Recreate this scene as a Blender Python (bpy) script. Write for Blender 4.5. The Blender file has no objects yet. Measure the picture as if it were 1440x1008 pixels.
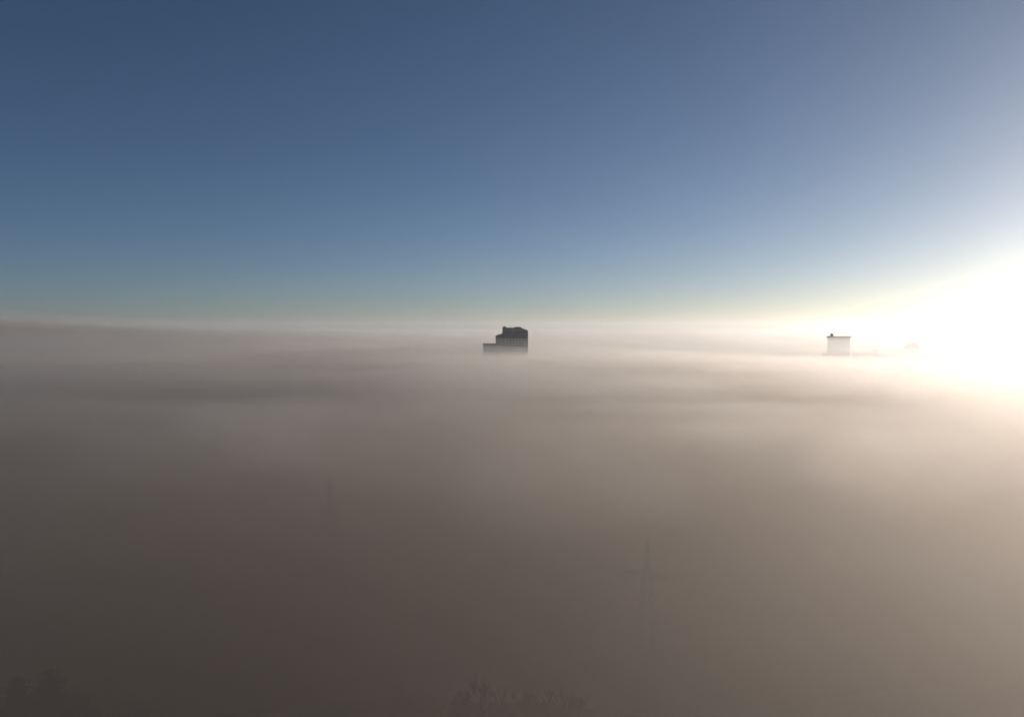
import bpy, bmesh, math, random
from mathutils import Vector, Matrix, noise

# ------------------------------------------------------------------ camera, sky, sun, exposure
sc = bpy.context.scene
COL = sc.collection
W, H = 1440.0, 1008.0
FOC = 1109.0                       # focal length in photograph pixels (66 degrees across)
CAM = Vector((0.0, 0.0, 120.0))
PITCH = math.radians(2.2)         # looking slightly down
SUN_EL = math.radians(4.8)
SUN_AZ = math.radians(50.0)        # to the right of the view direction (+Y)

cam_d = bpy.data.cameras.new('camera')
cam_d.sensor_width = 36.0
cam_d.lens = 36.0 * FOC / W
cam_d.clip_start = 0.5
cam_d.clip_end = 60000.0
cam = bpy.data.objects.new('camera', cam_d)
COL.objects.link(cam)
cam.location = CAM
cam.rotation_euler = (math.radians(90) - PITCH, 0, 0)
sc.camera = cam

world = bpy.data.worlds.new('World')
sc.world = world
world.use_nodes = True
wn = world.node_tree.nodes
wl = world.node_tree.links
bg = wn['Background']
sky = wn.new('ShaderNodeTexSky')
sky.sky_type = 'NISHITA'
sky.sun_disc = False
sky.sun_elevation = SUN_EL
sky.sun_rotation = SUN_AZ
sky.altitude = 1500.0
sky.air_density = 0.6
sky.dust_density = 1.7
sky.ozone_density = 2.0
bg.inputs['Strength'].default_value = 0.087
wl.new(sky.outputs['Color'], bg.inputs['Color'])

sun_d = bpy.data.lights.new('sun', 'SUN')
sun_d.energy = 4.1
sun_d.angle = math.radians(0.53)
sun_d.color = (1.0, 0.93, 0.87)
sun = bpy.data.objects.new('sun', sun_d)
COL.objects.link(sun)
sun_dir = Vector((math.sin(SUN_AZ) * math.cos(SUN_EL), math.cos(SUN_AZ) * math.cos(SUN_EL), math.sin(SUN_EL)))
sun.rotation_euler = sun_dir.to_track_quat('Z', 'Y').to_euler()
sun.location = (0, 0, 400)

sc.view_settings.view_transform = 'Standard'
sc.view_settings.look = 'None'
sc.view_settings.exposure = 0.0
sc.view_settings.gamma = 1.0
sc.view_settings.use_curve_mapping = False
sc.render.engine = 'CYCLES'
cy = sc.cycles
cy.use_denoising = True
cy.max_bounces = 5
cy.volume_bounces = 4
cy.diffuse_bounces = 3
cy.glossy_bounces = 2
cy.transmission_bounces = 2
cy.transparent_max_bounces = 32
cy.sample_clamp_indirect = 6.0
cy.use_adaptive_sampling = True
cy.adaptive_threshold = 0.08
cy.adaptive_min_samples = 24


def at(px, py, y):
    """The point seen at a photograph pixel, y metres ahead of the camera."""
    v = Vector(((px - W / 2) / FOC, 1.0, (H / 2 - py) / FOC))
    c, s = math.cos(-PITCH), math.sin(-PITCH)
    d = Vector((v.x, v.y * c - v.z * s, v.y * s + v.z * c))
    return CAM + d * (y / d.y)


# ------------------------------------------------------------------ materials
def material(name, colour, rough=0.85, scale=1.0, var=0.25, metallic=0.0):
    m = bpy.data.materials.new(name)
    m.use_nodes = True
    n, l = m.node_tree.nodes, m.node_tree.links
    b = n['Principled BSDF']
    b.inputs['Roughness'].default_value = rough
    b.inputs['Metallic'].default_value = metallic
    tc = n.new('ShaderNodeTexCoord')
    nz = n.new('ShaderNodeTexNoise')
    nz.inputs['Scale'].default_value = scale
    nz.inputs['Detail'].default_value = 5.0
    rp = n.new('ShaderNodeValToRGB')
    rp.color_ramp.elements[0].position = 0.3
    rp.color_ramp.elements[1].position = 0.7
    rp.color_ramp.elements[0].color = [c * (1 - var) for c in colour] + [1]
    rp.color_ramp.elements[1].color = [min(1, c * (1 + var)) for c in colour] + [1]
    l.new(tc.outputs['Object'], nz.inputs['Vector'])
    l.new(nz.outputs['Fac'], rp.inputs['Fac'])
    l.new(rp.outputs['Color'], b.inputs['Base Color'])
    return m


def air(name, colour, density, g):
    m = bpy.data.materials.new(name)
    m.use_nodes = True
    n, l = m.node_tree.nodes, m.node_tree.links
    n.remove(n['Principled BSDF'])
    v = n.new('ShaderNodeVolumePrincipled')
    v.inputs['Color'].default_value = (*colour, 1)
    v.inputs['Density'].default_value = density
    v.inputs['Anisotropy'].default_value = g
    v.inputs['Density Attribute'].default_value = ''
    l.new(v.outputs['Volume'], n['Material Output'].inputs['Volume'])
    return m


M = {
    'field': material('winter_field', (0.045, 0.04, 0.028), 0.95, 0.02, 0.35),
    'concrete': material('grey_concrete', (0.2, 0.19, 0.185), 0.9, 0.15, 0.2),
    'render': material('pale_render', (0.42, 0.40, 0.37), 0.9, 0.2, 0.15),
    'roof_felt': material('roof_felt', (0.12, 0.115, 0.11), 0.95, 0.5, 0.25),
    'tile': material('clay_tile', (0.26, 0.17, 0.13), 0.9, 2.0, 0.3),
    'sheet_roof': material('frosted_sheet_roof', (0.5, 0.5, 0.5), 0.7, 0.4, 0.2),
    'brick': material('brickwork', (0.24, 0.15, 0.11), 0.9, 3.0, 0.3),
    'glass': material('window_glass', (0.05, 0.05, 0.055), 0.45, 1.0, 0.1),
    'frame': material('window_frame', (0.11, 0.105, 0.10), 0.5, 1.0, 0.1),
    'steel': material('weathered_steel', (0.09, 0.085, 0.08), 0.7, 0.8, 0.25, 0.3),
    'porcelain': material('brown_porcelain', (0.08, 0.04, 0.03), 0.3, 2.0, 0.2),
    'bark': material('dark_bark', (0.06, 0.05, 0.04), 0.95, 3.0, 0.35),
    'needles': material('fir_needles', (0.035, 0.055, 0.03), 0.8, 1.5, 0.4),
    'wood': material('door_wood', (0.1, 0.06, 0.04), 0.7, 2.0, 0.3),
    'haze': air('thin_haze', (0.97, 0.95, 0.91), 1.15e-4, 0.56),
    'fog_veil': air('fog_veil', (0.97, 0.94, 0.90), 0.0005, 0.60),
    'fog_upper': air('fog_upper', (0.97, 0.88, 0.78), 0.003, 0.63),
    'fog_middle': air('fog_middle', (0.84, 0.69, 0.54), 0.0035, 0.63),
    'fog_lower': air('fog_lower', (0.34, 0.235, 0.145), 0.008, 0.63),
    'fog_puff': air('fog_puff', (0.97, 0.89, 0.80), 0.0027, 0.63),
}


def link(name, verts, faces, mat, parent=None, smooth=False):
    me = bpy.data.meshes.new(name)
    me.from_pydata(verts, [], faces)
    me.update()
    if smooth:
        me.polygons.foreach_set('use_smooth', [True] * len(me.polygons))
    me.materials.append(mat)
    o = bpy.data.objects.new(name, me)
    COL.objects.link(o)
    o.parent = parent
    return o


def tag(o, label=None, category=None, group=None, kind=None):
    if label: o['label'] = label
    if category: o['category'] = category
    if group: o['group'] = group
    if kind: o['kind'] = kind
    return o


# ------------------------------------------------------------------ ground
def graded(lo, hi, fine_lo, fine_hi, step, growth):
    """Coordinates that are evenly spaced in the middle and widen outwards."""
    c = []
    x = fine_lo
    while x <= fine_hi:
        c.append(x); x += step
    s, x = step, c[-1]
    while x < hi:
        s *= growth; x += s; c.append(min(x, hi))
    s, x = step, c[0]
    while x > lo:
        s *= growth; x -= s; c.insert(0, max(x, lo))
    return c


def sheet(xs, ys, f):
    v = [(x, y, f(x, y)) for y in ys for x in xs]
    nx = len(xs)
    q = [(j * nx + i, j * nx + i + 1, (j + 1) * nx + i + 1, (j + 1) * nx + i) for j in range(len(ys) - 1) for i in range(nx - 1)]
    return v, q


def smooth(e0, e1, t):
    t = min(1.0, max(0.0, (t - e0) / (e1 - e0)))
    return t * t * (3 - 2 * t)


def ground_z(x, y):
    """Flat valley floor with a wooded terrace at the foot of the viewpoint."""
    edge = 152 + 10 * noise.noise(Vector((x / 60, 0.4, 8.8)))
    terrace = 46 * (1 - smooth(edge, edge + 45, y)) * (1 - smooth(260, 520, abs(x)))
    return terrace + 1.2 * noise.noise(Vector((x / 160, y / 160, 3.1)))


gx = graded(-11000, 11000, -540, 540, 12, 1.25)
gy = graded(-3000, 11000, 0, 420, 7, 1.25)
v, q = sheet(gx, gy, ground_z)
ground = link('ground', v, q, M['field'], smooth=True)
tag(ground, 'dull brown winter fields lying under the fog', 'ground', kind='structure')


# ------------------------------------------------------------------ builders
def box(x0, x1, y0, y1, z0, z1):
    return ([(x0, y0, z0), (x1, y0, z0), (x1, y1, z0), (x0, y1, z0), (x0, y0, z1), (x1, y0, z1), (x1, y1, z1), (x0, y1, z1)],
            [(3, 2, 1, 0), (4, 5, 6, 7), (0, 1, 5, 4), (1, 2, 6, 5), (2, 3, 7, 6), (3, 0, 4, 7)])


class Shape:
    """Collects vertices and faces of one mesh."""
    def __init__(self):
        self.v, self.f = [], []

    def add(self, vf):
        n = len(self.v)
        self.v += vf[0]
        self.f += [tuple(i + n for i in f) for f in vf[1]]
        return self

    def box(self, *a):
        return self.add(box(*a))

    def bar(self, a, b, ra, rb=None, sides=4):
        a, b = Vector(a), Vector(b)
        rb = ra if rb is None else rb
        d = (b - a).normalized()
        u = d.cross(Vector((0, 0, 1)) if abs(d.z) < 0.9 else Vector((1, 0, 0))).normalized()
        w = d.cross(u)
        n = len(self.v)
        for p, r in ((a, ra), (b, rb)):
            for k in range(sides):
                t = 2 * math.pi * k / sides
                self.v.append(tuple(p + (u * math.cos(t) + w * math.sin(t)) * r))
        for k in range(sides):
            self.f.append((n + k, n + (k + 1) % sides, n + sides + (k + 1) % sides, n + sides + k))
        self.f.append(tuple(n + k for k in range(sides - 1, -1, -1)))
        self.f.append(tuple(n + sides + k for k in range(sides)))
        return self

    def prism(self, profile, y0, y1):
        """An outline in x and z (counter-clockwise seen from the front) given depth along y."""
        n, m = len(self.v), len(profile)
        self.v += [(x, y0, z) for x, z in profile] + [(x, y1, z) for x, z in profile]
        self.f.append(tuple(n + k for k in range(m)))
        self.f.append(tuple(n + m + k for k in range(m - 1, -1, -1)))
        for k in range(m):
            j = (k + 1) % m
            self.f.append((n + k, n + m + k, n + m + j, n + j))
        return self

    def build(self, name, mat, parent=None):
        return link(name, self.v, self.f, mat, parent)


def empty(name, loc, rz=0.0):
    o = bpy.data.objects.new(name, None)
    o.empty_display_size = 2.0
    COL.objects.link(o)
    o.location = loc
    o.rotation_euler = (0, 0, rz)
    return o


def copy_part(src, parent, loc, rz=0.0):
    """A copy of a part (sharing its mesh) with copies of its sub-parts."""
    c = src.copy()
    COL.objects.link(c)
    c.parent = parent
    c.location = loc
    c.rotation_euler = (0, 0, rz)
    for ch in list(src.children):
        d = ch.copy()
        COL.objects.link(d)
        d.parent = c
    return c


def copy_thing(src, loc, rz=0.0):
    r = src.copy()
    COL.objects.link(r)
    r.location = loc
    r.rotation_euler = (0, 0, rz)
    for ch in list(src.children):
        c = ch.copy()
        COL.objects.link(c)
        c.parent = r
        for g in list(ch.children):
            d = g.copy()
            COL.objects.link(d)
            d.parent = c
    return r


def make_window(parent, loc, w, h, rz=0.0):
    """Frame with a sill, set 6 cm proud of the wall; the pane lies 10 cm back inside the frame."""
    s = Shape()
    t = 0.12
    s.box(-w / 2, w / 2, -0.10, 0.0, 0, t).box(-w / 2, w / 2, -0.10, 0.0, h - t, h)
    s.box(-w / 2, -w / 2 + t, -0.10, 0.0, t, h - t).box(w / 2 - t, w / 2, -0.10, 0.0, t, h - t)
    s.box(-0.05, 0.05, -0.09, 0.0, t, h - t)
    o = s.build('window', M['frame'], parent)
    o.location = loc
    o.rotation_euler = (0, 0, rz)
    Shape().box(-w / 2 + t, w / 2 - t, -0.04, -0.01, t, h - t).build('pane', M['glass'], o)
    return o


class Facing:
    """Local measures of a building whose front faces the camera from y metres ahead."""
    def __init__(self, name, px, y):
        self.px, self.y = px, y
        p = at(px, 500, y)
        self.a = math.atan2(p.x, p.y)
        self.root = empty(name, (p.x, p.y, 0.0), -self.a)

    def x(self, px):
        return (px - self.px) * self.y * math.cos(self.a) / FOC

    def z(self, py):
        return at(self.px, py, self.y).z

    def rect(self, x0, x1, y):
        """A box profile from the ground up to pixel row y."""
        a, b, t = self.x(x0), self.x(x1), self.z(y)
        return [(a, -1.5), (b, -1.5), (b, t), (a, t)]


def facade(root, x0, x1, z0, z1, yf, storey=3.0, bay=3.6, w=2.0, h=1.5, bands=True, band_mat='concrete'):
    """Windows and floor bands on the upper storeys of a front wall at local y = yf."""
    n = max(1, int((x1 - x0 - 1.0) / bay))
    m = max(1, int((z1 - z0 - 0.6) / storey))
    first = None
    for j in range(m):
        zb = z1 - 0.9 - (j + 1) * storey + 0.9
        if bands:
            Shape().box(x0 + 0.02, x1 - 0.02, yf - 0.06, yf - 0.003, zb - 0.55, zb - 0.25).build('floor_band', M[band_mat], root)
        for i in range(n):
            xc = x0 + (x1 - x0) * (i + 0.5) / n
            p = (xc, yf - 0.003, zb + 0.1)
            if first is None:
                first = make_window(root, p, w, h)
            else:
                copy_part(first, root, p)


# ------------------------------------------------------------------ the dark tower block above the fog
B = Facing('tower_block', 715, 900)
D = 24.0
a, b = B.x(706.5), B.x(742.5)
zt, zc = B.z(461.3), B.z(464.5)
Shape().prism([(a, -1.5), (b, -1.5), (b, zc), (B.x(734), zt), (a, zt)], 0, D).build('wall', M['concrete'], B.root)
Shape().prism([(B.x(696.8), -1.5), (a - 0.003, -1.5), (a - 0.003, B.z(468.5)), (B.x(703), B.z(470)), (B.x(696.8), B.z(472))], 1.5, D - 2).build('stair_tower', M['concrete'], B.root)
wing = Shape().prism([(B.x(679), -1.5), (B.x(696.8) - 0.003, -1.5), (B.x(696.8) - 0.003, B.z(484)), (B.x(679), B.z(484))], 3.0, D - 4).build('wing', M['concrete'], B.root)
Shape().box(B.x(679) - 0.3, B.x(696.8) - 0.006, 2.7, D - 3.7, B.z(484) + 0.003, B.z(484) + 0.5).build('parapet', M['roof_felt'], wing)
Shape().box(B.x(707.3), B.x(711.5), 3, 9, zt + 0.003, B.z(459)).build('plant_room', M['roof_felt'], B.root)
Shape().box(B.x(724), B.x(732.5), 5, 13, zt + 0.003, B.z(459.6)).build('plant_room', M['roof_felt'], B.root)
Shape().box(a - 0.15, B.x(733.5), -0.2, 0.25, zt + 0.003, zt + 0.45).build('parapet', M['roof_felt'], B.root)
Shape().bar((B.x(709), 6, B.z(459)), (B.x(709), 6, B.z(459) + 2.2), 0.08, 0.05, 6).build('aerial', M['steel'], B.root)
facade(B.root, a, b, 48, zc - 0.4, 0.0, bay=3.4, bands=False)
facade(B.root, B.x(679), B.x(696.8), 48, B.z(484) - 0.3, 3.0, bay=3.6, bands=False)
tag(B.root, 'dark stepped tower block rising alone out of the fog', 'building')

# ------------------------------------------------------------------ pale buildings near the sun's glow
B = Facing('tower_block', 1179, 1300)
a, b = B.x(1163), B.x(1195)
zt = B.z(474.5)
Shape().prism(B.rect(1163, 1195, 474.5), 0, 18).build('wall', M['concrete'], B.root)
Shape().box(B.x(1161.5), B.x(1196.8), -1.2, 19.2, zt + 0.003, B.z(472.8)).build('roof_slab', M['roof_felt'], B.root)
Shape().box(B.x(1167), B.x(1171.2), 4, 10, B.z(472.8) + 0.003, B.z(469)).build('plant_room', M['roof_felt'], B.root)
Shape().bar((B.x(1186), 7, B.z(472.8)), (B.x(1186), 7, B.z(471)), 0.3, 0.2, 6).build('aerial', M['steel'], B.root)
Shape().prism(B.rect(1155, 1162.97, 497), 2, 16).build('wing', M['concrete'], B.root)
facade(B.root, a, b, 62, zt - 0.3, 0.0, bay=4.4)
tag(B.root, 'tall pale tower block with overhanging roof slab and a stub of plant room', 'building')

B = Facing('apartment_block', 1218, 1340)
a = B.x(1197.5)
Shape().prism([(a, -1.5), (B.x(1240), -1.5), (B.x(1246), B.z(504)), (B.x(1237), B.z(495.5)), (a, B.z(495.5))], 0, 16).build('wall', M['render'], B.root)
Shape().box(B.x(1227.5), B.x(1234.5), 4, 10, B.z(495.5) + 0.003, B.z(490.8)).build('stair_house', M['roof_felt'], B.root)
Shape().box(a, B.x(1226), -0.3, 0.3, B.z(495.5) + 0.003, B.z(495)).build('parapet', M['roof_felt'], B.root)
facade(B.root, a, B.x(1237), 50, B.z(497), 0.0, bay=4.4)
tag(B.root, 'long low flat roofed block with one small stair house on its roof', 'building')

B = Facing('apartment_block', 1257, 1320)
zt = B.z(504.5)
Shape().prism(B.rect(1247, 1266, 504.5), 0, 14).build('wall', M['render'], B.root)
fr = Shape().box(B.x(1249.5), B.x(1265.5), 5, 5.9, B.z(494.3), B.z(492)).build('roof_frame', M['steel'], B.root)
for px in (1250.3, 1257.6, 1264.4):
    Shape().box(B.x(px) - 0.7, B.x(px) + 0.7, 5.003, 5.897, zt, B.z(494.3) - 0.003).build('post', M['steel'], fr)
facade(B.root, B.x(1247), B.x(1266), 50, zt - 0.3, 0.0, bay=4.2)
tag(B.root, 'low block carrying an open three post frame on its roof', 'building')

B = Facing('stepped_building', 1288, 1380)
Shape().prism(B.rect(1266, 1296, 494), 0, 20).build('wall', M['render'], B.root)
rf = Shape()
x0, x1, z0 = B.x(1265), B.x(1297), B.z(494) + 0.003
rf.v = [(x0, -1, z0), (x1, -1, z0), (x1, 21, z0), (x0, 21, z0), (B.x(1277), 7, B.z(483.5)), (B.x(1290), 7, B.z(483.5)), (B.x(1290), 13, B.z(483.5)), (B.x(1277), 13, B.z(483.5))]
rf.f = [(3, 2, 1, 0), (4, 5, 6, 7), (0, 1, 5, 4), (1, 2, 6, 5), (2, 3, 7, 6), (3, 0, 4, 7)]
roof = rf.build('roof', M['tile'], B.root)
Shape().box(B.x(1281), B.x(1288), 8, 12, B.z(483.5) + 0.003, B.z(481)).build('roof_lantern', M['roof_felt'], roof)
Shape().prism([(B.x(1296) + 0.003, -1.5), (B.x(1311.5), -1.5), (B.x(1311.5), B.z(494)), (B.x(1296) + 0.003, B.z(494))], 2, 18).build('wing', M['render'], B.root)
Shape().prism([(B.x(1311.5) + 0.003, -1.5), (B.x(1329), -1.5), (B.x(1329), B.z(511)), (B.x(1311.5) + 0.003, B.z(509))], 3, 17).build('wing', M['render'], B.root)
facade(B.root, B.x(1266), B.x(1296), 50, B.z(494.5), 0.0, bay=4.6)
tag(B.root, 'stepped building with a hipped roof fading into the glow', 'building')


# ------------------------------------------------------------------ lattice pylons
def make_pylon(h=56.0):
    root = empty('lattice_pylon', (0, 0, 0))
    zw, zp = h - 12.0, h             # waist under the crossarm, tip of the peak
    def half(z):                      # half width of the body at height z
        if z <= zw:
            t = z / zw
            return 4.4 * (1 - t) ** 1.2 + 1.25
        return 1.25 + (0.14 - 1.25) * min(1, (z - zw) / (zp - zw - 5.0))
    levels = [0, 8, 15, 21.5, 27.5, 33, 38, 42.2, 45.4, zw, zw + 2.2, zw + 4.4, zp - 1.0]
    sx = ((-1, -1), (1, -1), (1, 1), (-1, 1))
    for cx, cyy in sx:
        s = Shape()
        for z0, z1 in zip(levels, levels[1:]):
            s.bar((cx * half(z0), cyy * half(z0), z0), (cx * half(z1), cyy * half(z1), z1), 0.24 if z0 < zw else 0.2)
        s.build('leg', M['steel'], root)
        Shape().box(cx * half(0) - 0.5, cx * half(0) + 0.5, cyy * half(0) - 0.5, cyy * half(0) + 0.5, -1.6, 0.35).build('footing', M['concrete'], root)
    for k in range(4):
        c0, c1 = sx[k], sx[(k + 1) % 4]
        s = Shape()
        for z0, z1 in zip(levels, levels[1:]):
            h0, h1 = half(z0), half(z1)
            s.bar((c0[0] * h0, c0[1] * h0, z0), (c1[0] * h1, c1[1] * h1, z1), 0.11)
            s.bar((c1[0] * h0, c1[1] * h0, z0), (c0[0] * h1, c0[1] * h1, z1), 0.08)
            s.bar((c0[0] * h1, c0[1] * h1, z1), (c1[0] * h1, c1[1] * h1, z1), 0.08)
        s.build('bracing', M['steel'], root)
    Shape().bar((0, 0, zw + 3.0), (0, 0, zp), 0.75, 0.45, 6).build('peak', M['steel'], root)
    for sg in (-1, 1):
        s = Shape()
        L = 8.6
        tip = (sg * L, 0, zw + 0.6)
        for yy in (-1.25, 1.25):
            s.bar((sg * 1.25, yy, zw + 0.4), tip, 0.3, 0.22)
            s.bar((sg * 1.2, yy, zw + 2.0), tip, 0.26, 0.2)
            for t in (0.25, 0.5, 0.75):
                xb = sg * (1.25 + (L - 1.25) * t)
                s.bar((xb, yy * (1 - t), zw + 0.4 + 0.2 * t), (xb, yy * (1 - t), zw + 2.0 - 1.4 * t), 0.07)
        arm = s.build('crossarm', M['steel'], root)
        for xx in (sg * L * 0.97, sg * L * 0.55):
            s = Shape()
            top = zw + 0.5
            for k in range(9):
                s.bar((xx, 0, top - 0.25 * k), (xx, 0, top - 0.25 * k - 0.13), 0.15, 0.08, 8)
                s.bar((xx, 0, top - 0.25 * k - 0.13), (xx, 0, top - 0.25 * k - 0.25), 0.05, 0.05, 5)
            s.build('insulator', M['porcelain'], arm)
    return root


def spot(px, py, h, y=60.0):
    """Ground position of a thing h metres tall whose top is seen at this pixel."""
    while y < 3000:
        p = at(px, py, y)
        g = ground_z(p.x, p.y)
        if p.z <= g + h:
            break
        y += 0.25
    return Vector((p.x, p.y, g))


PYLONS = 'lattice pylons standing in the fog'
p = spot(910.5, 757, 56.0, 205.0)
pylon = make_pylon()
pylon.location = (p.x, p.y, p.z)
pylon.rotation_euler.z = math.radians(-30)
tag(pylon, 'clearer lattice pylon with wide crossarm and long thin peak, beyond the bare trees', 'pylon', PYLONS)
p = spot(463.5, 673, 62.7, 225.0)
py2 = copy_thing(pylon, (p.x, p.y, p.z), math.radians(-48))
py2.scale = (1.12, 1.12, 1.12)
tag(py2, 'fainter lattice pylon almost lost in the fog', 'pylon', PYLONS)


# ------------------------------------------------------------------ trees
def bare_tree(px, py, height, spread, seed, label):
    rnd = random.Random(seed)
    p = spot(px, py, height)
    root = empty('bare_tree', (p.x, p.y, p.z), rnd.uniform(0, 6))
    tr, cr = Shape(), Shape()
    def grow(a, d, length, r, level):
        steps = 3
        pts = [Vector(a)]
        dd = Vector(d)
        for k in range(steps):
            dd = (dd + Vector((rnd.uniform(-1, 1), rnd.uniform(-1, 1), rnd.uniform(-0.1, 0.9))) * 0.16).normalized()
            pts.append(pts[-1] + dd * (length / steps))
        tgt = tr if level <= 1 else cr
        for k in range(steps):
            ra = r * (1 - 0.6 * k / steps)
            rb = r * (1 - 0.6 * (k + 1) / steps)
            tgt.bar(pts[k], pts[k + 1], ra, rb, 7 if level == 0 else (5 if level < 3 else 3))
        if level >= 5:
            return
        kids = (7, 5, 5, 5, 4)[level]
        for c in range(kids):
            t = rnd.uniform(0.35 if level else 0.45, 1.0)
            seg = min(steps - 1, int(t * steps))
            q = pts[seg].lerp(pts[seg + 1], t * steps - seg)
            az = 2 * math.pi * (c / kids) + rnd.uniform(-0.7, 0.7)
            side = Vector((math.cos(az), math.sin(az), 0))
            nd = (dd * 0.55 + side * rnd.uniform(0.45, 0.85) * spread + Vector((0, 0, 0.35))).normalized()
            grow(q, nd, length * rnd.uniform(0.52, 0.7), max(0.045, r * 0.45), level + 1)
    grow((0, 0, -0.3), (0, 0, 1), height * 0.42, height * 0.022, 0)
    zmax = max(q[2] for q in cr.v)
    k = height / zmax
    for s in (tr, cr):
        s.v = [(x * k, y * k, z * k) for x, y, z in s.v]
    tr.build('trunk', M['bark'], root)
    cr.build('crown', M['bark'], root)
    tag(root, label, 'tree', 'bare trees at the foot of the slope')


bare_tree(668, 957, 20.0, 1.0, 11, 'bare winter tree with upright forked twigs, tallest of the clump below the pylon')
bare_tree(712, 964, 18.0, 1.05, 12, 'bare winter tree between two others, its twigs touching theirs')
bare_tree(784, 962, 19.0, 0.95, 17, 'bare winter tree with rounded crown, closest of the clump to the clearer pylon')


def fir_tree(px, py, height, seed, label):
    rnd = random.Random(seed)
    p = spot(px, py, height)
    root = empty('fir_tree', (p.x, p.y, p.z), rnd.uniform(0, 6))
    Shape().bar((0, 0, -0.4), (0, 0, height * 0.97), height * 0.018, 0.03, 8).build('trunk', M['bark'], root)
    cr = Shape()
    z = height * 0.08
    while z < height * 0.985:
        t = z / height
        reach = (1 - t) ** 0.6 * height * 0.36 + 0.2
        n = max(6, int(16 * (1 - t) + 6))
        off = rnd.uniform(0, 6)
        for k in range(n):
            az = off + 2 * math.pi * k / n + rnd.uniform(-0.2, 0.2)
            L = reach * rnd.uniform(0.7, 1.12)
            d = Vector((math.cos(az), math.sin(az), -0.22 + 0.5 * t))
            side = Vector((-math.sin(az), math.cos(az), 0))
            m = max(3, int(L * 3.2))
            for i in range(m):
                s = (i + 0.6) / m
                c = Vector((0, 0, z)) + d * (L * s) + Vector((0, 0, 0.12 * L * s * s))
                wd = (0.3 + 0.5 * (1 - s)) * (0.5 + 0.14 * L)
                for sg in (-1, 1):
                    q = c + (side * sg + d * 0.7).normalized() * wd * rnd.uniform(0.8, 1.5) + Vector((0, 0, rnd.uniform(-0.2, 0.05)))
                    w2 = d * 0.22 + Vector((0, 0, rnd.uniform(-0.06, 0.06)))
                    b0 = len(cr.v)
                    cr.v += [tuple(c - w2), tuple(c + w2), tuple(q)]
                    cr.f.append((b0, b0 + 1, b0 + 2))
        z += 0.34 + 0.25 * (1 - t)
    cr.build('crown', M['needles'], root)
    tag(root, label, 'tree', 'fir trees at the foot of the slope')


fir_tree(70, 942, 19.0, 5, 'tallest dark green fir, its tip above the two firs beside it')
fir_tree(24, 953, 18.0, 6, 'broad dark green fir standing farthest from the houses')
fir_tree(106, 966, 15.0, 7, 'shortest dark green fir, on the side towards the small house')


# ------------------------------------------------------------------ houses
def make_house(px, py, w, d, eave, ridge, rz, roof_mat, label, bays=3):
    p = spot(px, py, ridge, 215.0)
    root = empty('house', (p.x, p.y, p.z), math.radians(rz))
    hw, hd = w / 2, d / 2
    s = Shape()
    s.v = [(-hw, -hd, -1.5), (hw, -hd, -1.5), (hw, hd, -1.5), (-hw, hd, -1.5), (-hw, -hd, eave), (hw, -hd, eave), (hw, hd, eave), (-hw, hd, eave), (-hw, 0, ridge - 0.15), (hw, 0, ridge - 0.15)]
    s.f = [(3, 2, 1, 0), (0, 1, 5, 4), (2, 3, 7, 6), (1, 2, 6, 9, 5), (3, 0, 4, 8, 7), (4, 5, 9, 8), (6, 7, 8, 9)]
    s.build('wall', M['render'], root)
    roof = Shape()
    o, t = 0.5, 0.22
    sl = (ridge - eave) / hd
    for sg in (-1, 1):
        n = len(roof.v)
        ye, ze = sg * (hd + o), eave - sl * o
        for xx in (-hw - o, hw + o):
            roof.v += [(xx, 0, ridge - 0.1), (xx, ye, ze - 0.1 + 0.12), (xx, ye, ze + t), (xx, 0, ridge + t)]
        roof.f += [(n, n + 1, n + 2, n + 3), (n + 7, n + 6, n + 5, n + 4), (n, n + 4, n + 5, n + 1), (n + 1, n + 5, n + 6, n + 2), (n + 2, n + 6, n + 7, n + 3)]
    r = roof.build('roof', M[roof_mat], root)
    Shape().box(hw * 0.4, hw * 0.4 + 0.7, 0.3, 1.0, ridge - 0.6, ridge + 1.1).box(hw * 0.4 - 0.08, hw * 0.4 + 0.78, 0.22, 1.08, ridge + 1.103, ridge + 1.25).build('chimney', M['brick'], r)
    dr = Shape().box(-0.5, 0.5, -hd - 0.06, -hd - 0.003, 0.0, 2.1).build('door', M['wood'], root)
    Shape().bar((0.38, -hd - 0.06, 1.05), (0.38, -hd - 0.14, 1.05), 0.03, 0.03, 6).build('handle', M['steel'], dr)
    first = None
    for k in range(bays):
        for zz in ((1.0, 3.6) if eave > 5 else (1.0,)):
            x = -hw + w * (k + 0.5) / bays
            if abs(x) < 1.2 and zz < 2: continue
            if first is None: first = make_window(root, (x, -hd - 0.003, zz), 1.3, 1.3)
            else: copy_part(first, root, (x, -hd - 0.003, zz))
    tag(root, label, 'house', 'houses under the fog')


make_house(38, 772, 12, 9, 5.6, 10.0, 28, 'sheet_roof', 'short pale roofed house in the fog beyond the firs, next to the long hall', 3)
make_house(160, 764, 26, 11, 5.8, 10.0, 24, 'sheet_roof', 'long pale roofed hall, the longest building in the fog beyond the firs', 7)
make_house(200, 952, 9, 8, 3.0, 7.2, 15, 'sheet_roof', 'smallest pale roofed house, just beyond the shortest fir', 3)
make_house(606, 946, 15, 9, 3.2, 7.6, -12, 'sheet_roof', 'wide low house with pale roof just beyond the bare trees', 4)

# ------------------------------------------------------------------ fog and haze
def bump(x, y, cx, cy_, rx, ry, h):
    return h * math.exp(-((x - cx) / rx) ** 2 - ((y - cy_) / ry) ** 2)


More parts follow.
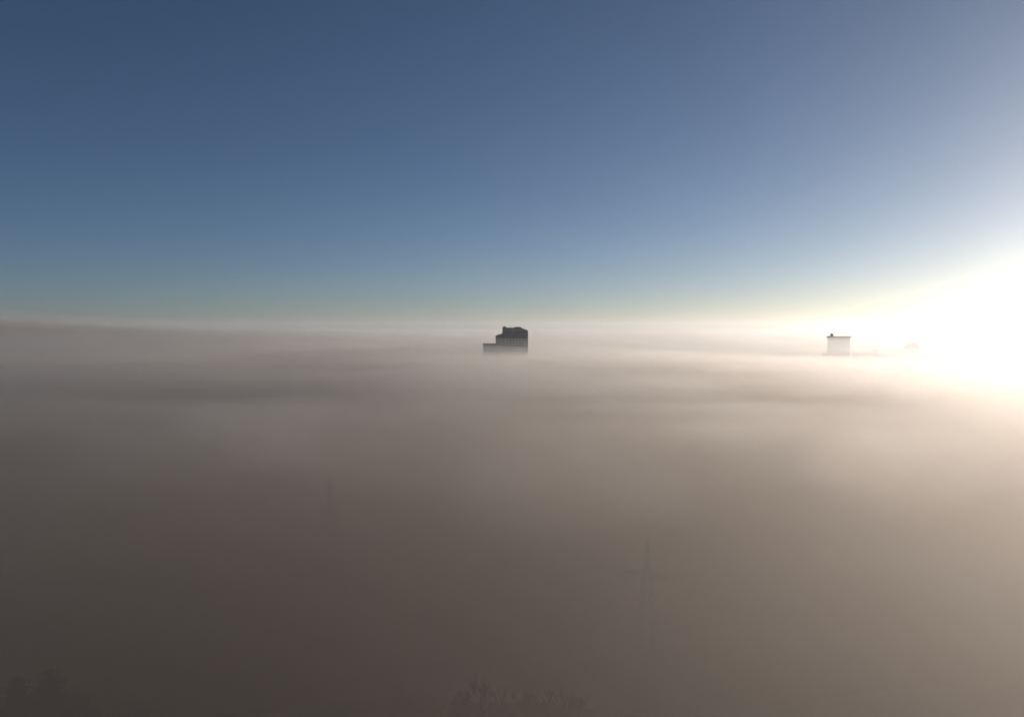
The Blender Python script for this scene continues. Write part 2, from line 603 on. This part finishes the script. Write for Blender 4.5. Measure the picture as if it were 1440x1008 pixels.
def closed(name, xs, ys, f, zb, mat):
    """A closed body with an uneven top over a flat base."""
    v, q = sheet(xs, ys, f)
    nx, ny = len(xs), len(ys)
    n0 = len(v)
    ring = [i for i in range(nx)] + [j * nx + nx - 1 for j in range(1, ny)] + [(ny - 1) * nx + i for i in range(nx - 2, -1, -1)] + [j * nx for j in range(ny - 2, 0, -1)]
    for i in ring:
        v.append((v[i][0], v[i][1], zb))
    m = len(ring)
    for k in range(m):
        a, b = ring[k], ring[(k + 1) % m]
        q.append((b, a, n0 + k, n0 + (k + 1) % m))
    q.append(tuple(n0 + k for k in range(m - 1, -1, -1)))
    return link(name, v, q, mat)


def relief(x, y, seed):
    d = math.hypot(x, y)
    big = noise.noise(Vector((x / 900, y / 520, seed)))
    mid = noise.noise(Vector((x / 330, y / 170, seed + 7.7)))
    small = noise.noise(Vector((x / 110, y / 60, seed + 3.3)))
    return big * 5.0 + mid * 7.0 + small * 3.0


def far_roll(x, y):
    """Rolling banks in the distance."""
    return 17 * smooth(1500, 3600, math.hypot(x, y)) * noise.noise(Vector((x / 1500, y / 1100, 4.4)))


def swell(x, y):
    """Broad rises and dips that the fog layers share."""
    return bump(x, y, -1750, 1900, 950, 700, 62) + bump(x, y, 620, 1150, 420, 430, -24) + far_roll(x, y)


def hollow(x, y):
    return bump(x, y, 110, 318, 95, 66, -4.5) + bump(x, y, -140, 330, 90, 60, -2.5)


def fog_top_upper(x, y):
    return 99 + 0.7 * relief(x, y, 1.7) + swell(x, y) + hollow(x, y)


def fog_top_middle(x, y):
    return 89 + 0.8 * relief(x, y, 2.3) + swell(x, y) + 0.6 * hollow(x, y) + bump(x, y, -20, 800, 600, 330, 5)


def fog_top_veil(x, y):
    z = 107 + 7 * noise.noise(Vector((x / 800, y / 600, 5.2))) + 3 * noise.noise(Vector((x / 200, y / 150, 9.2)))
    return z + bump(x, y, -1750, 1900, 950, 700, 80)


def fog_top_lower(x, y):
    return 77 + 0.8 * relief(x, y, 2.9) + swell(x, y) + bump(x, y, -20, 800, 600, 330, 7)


fx = graded(-12000, 12000, -700, 900, 20, 1.16)
fy = graded(-3600, 12000, -200, 1500, 20, 1.16)
fog_v = closed('fog', fx, fy, fog_top_veil, -1.6, M['fog_veil'])
tag(fog_v, 'faint mist drifting over the top of the fog', 'fog', kind='stuff')
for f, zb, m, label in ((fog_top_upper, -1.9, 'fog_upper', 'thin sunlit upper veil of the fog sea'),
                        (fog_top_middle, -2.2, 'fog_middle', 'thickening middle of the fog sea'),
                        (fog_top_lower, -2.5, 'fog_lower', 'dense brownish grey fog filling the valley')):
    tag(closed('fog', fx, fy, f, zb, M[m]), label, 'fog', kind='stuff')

# drifting billows: flattened lumps of mist that ride on the fog
def billow(px, py, y, rx, ry, rz, seed, rot):
    c = at(px, py, y)
    bm = bmesh.new()
    bmesh.ops.create_icosphere(bm, subdivisions=4, radius=1.0)
    for vv in bm.verts:
        n = noise.noise(vv.co * 1.6 + Vector((seed, 0, 0)))
        vv.co *= 1 + 0.35 * n
    me = bpy.data.meshes.new('fog')
    bm.to_mesh(me)
    bm.free()
    me.materials.append(M['fog_puff'])
    o = bpy.data.objects.new('fog', me)
    COL.objects.link(o)
    o.location = c
    o.scale = (rx, ry, rz)
    o.rotation_euler = (0, 0, math.radians(rot))
    tag(o, 'soft billow of mist riding on the fog', 'fog', 'billows of mist', 'stuff')


for k, a in enumerate(((860, 512, 640, 210, 120, 8, 10), (420, 520, 560, 200, 110, 7, -8), (1180, 530, 520, 130, 90, 8, 20),
                       (640, 560, 380, 90, 55, 6, 5), (880, 622, 275, 62, 40, 6, 25), (1260, 640, 250, 75, 48, 8, -15),
                       (1400, 600, 300, 70, 50, 7, 10), (330, 590, 330, 85, 50, 6, 12), (560, 655, 235, 50, 34, 5, -20),
                       (1080, 690, 215, 48, 34, 6, 15), (120, 540, 460, 120, 70, 7, 0),
                       (1195, 492, 1020, 190, 120, 18, 0), (1345, 502, 1060, 150, 90, 13, 10), (700, 504, 720, 190, 90, 6, 0),
                       (560, 535, 470, 130, 70, 6, 6), (740, 545, 430, 110, 60, 6, -6), (480, 580, 340, 80, 45, 5, 15))):
    billow(*a[:6], 3.7 * k + 1, a[6])

rnd = random.Random(42)
for k in range(20):
    px, py = rnd.uniform(60, 1420), 505 + 190 * rnd.random() ** 1.3
    dist = 26.0 / math.tan(math.radians(2.2) + math.atan((py - 504) / FOC)) if py > 470 else 700
    dist = min(720.0, dist * rnd.uniform(0.9, 1.15))
    w = dist * rnd.uniform(0.10, 0.22)
    billow(px, py, dist, w, w * rnd.uniform(0.45, 0.8), rnd.uniform(5.0, 9.0), rnd.uniform(0, 90), rnd.uniform(-30, 30))

v, q = box(-13000, 13000, -4000, 13000, -3.0, 208.0)
haze = link('haze', v, q, M['haze'])
tag(haze, 'thin pale morning haze above the fog', 'haze', kind='stuff')
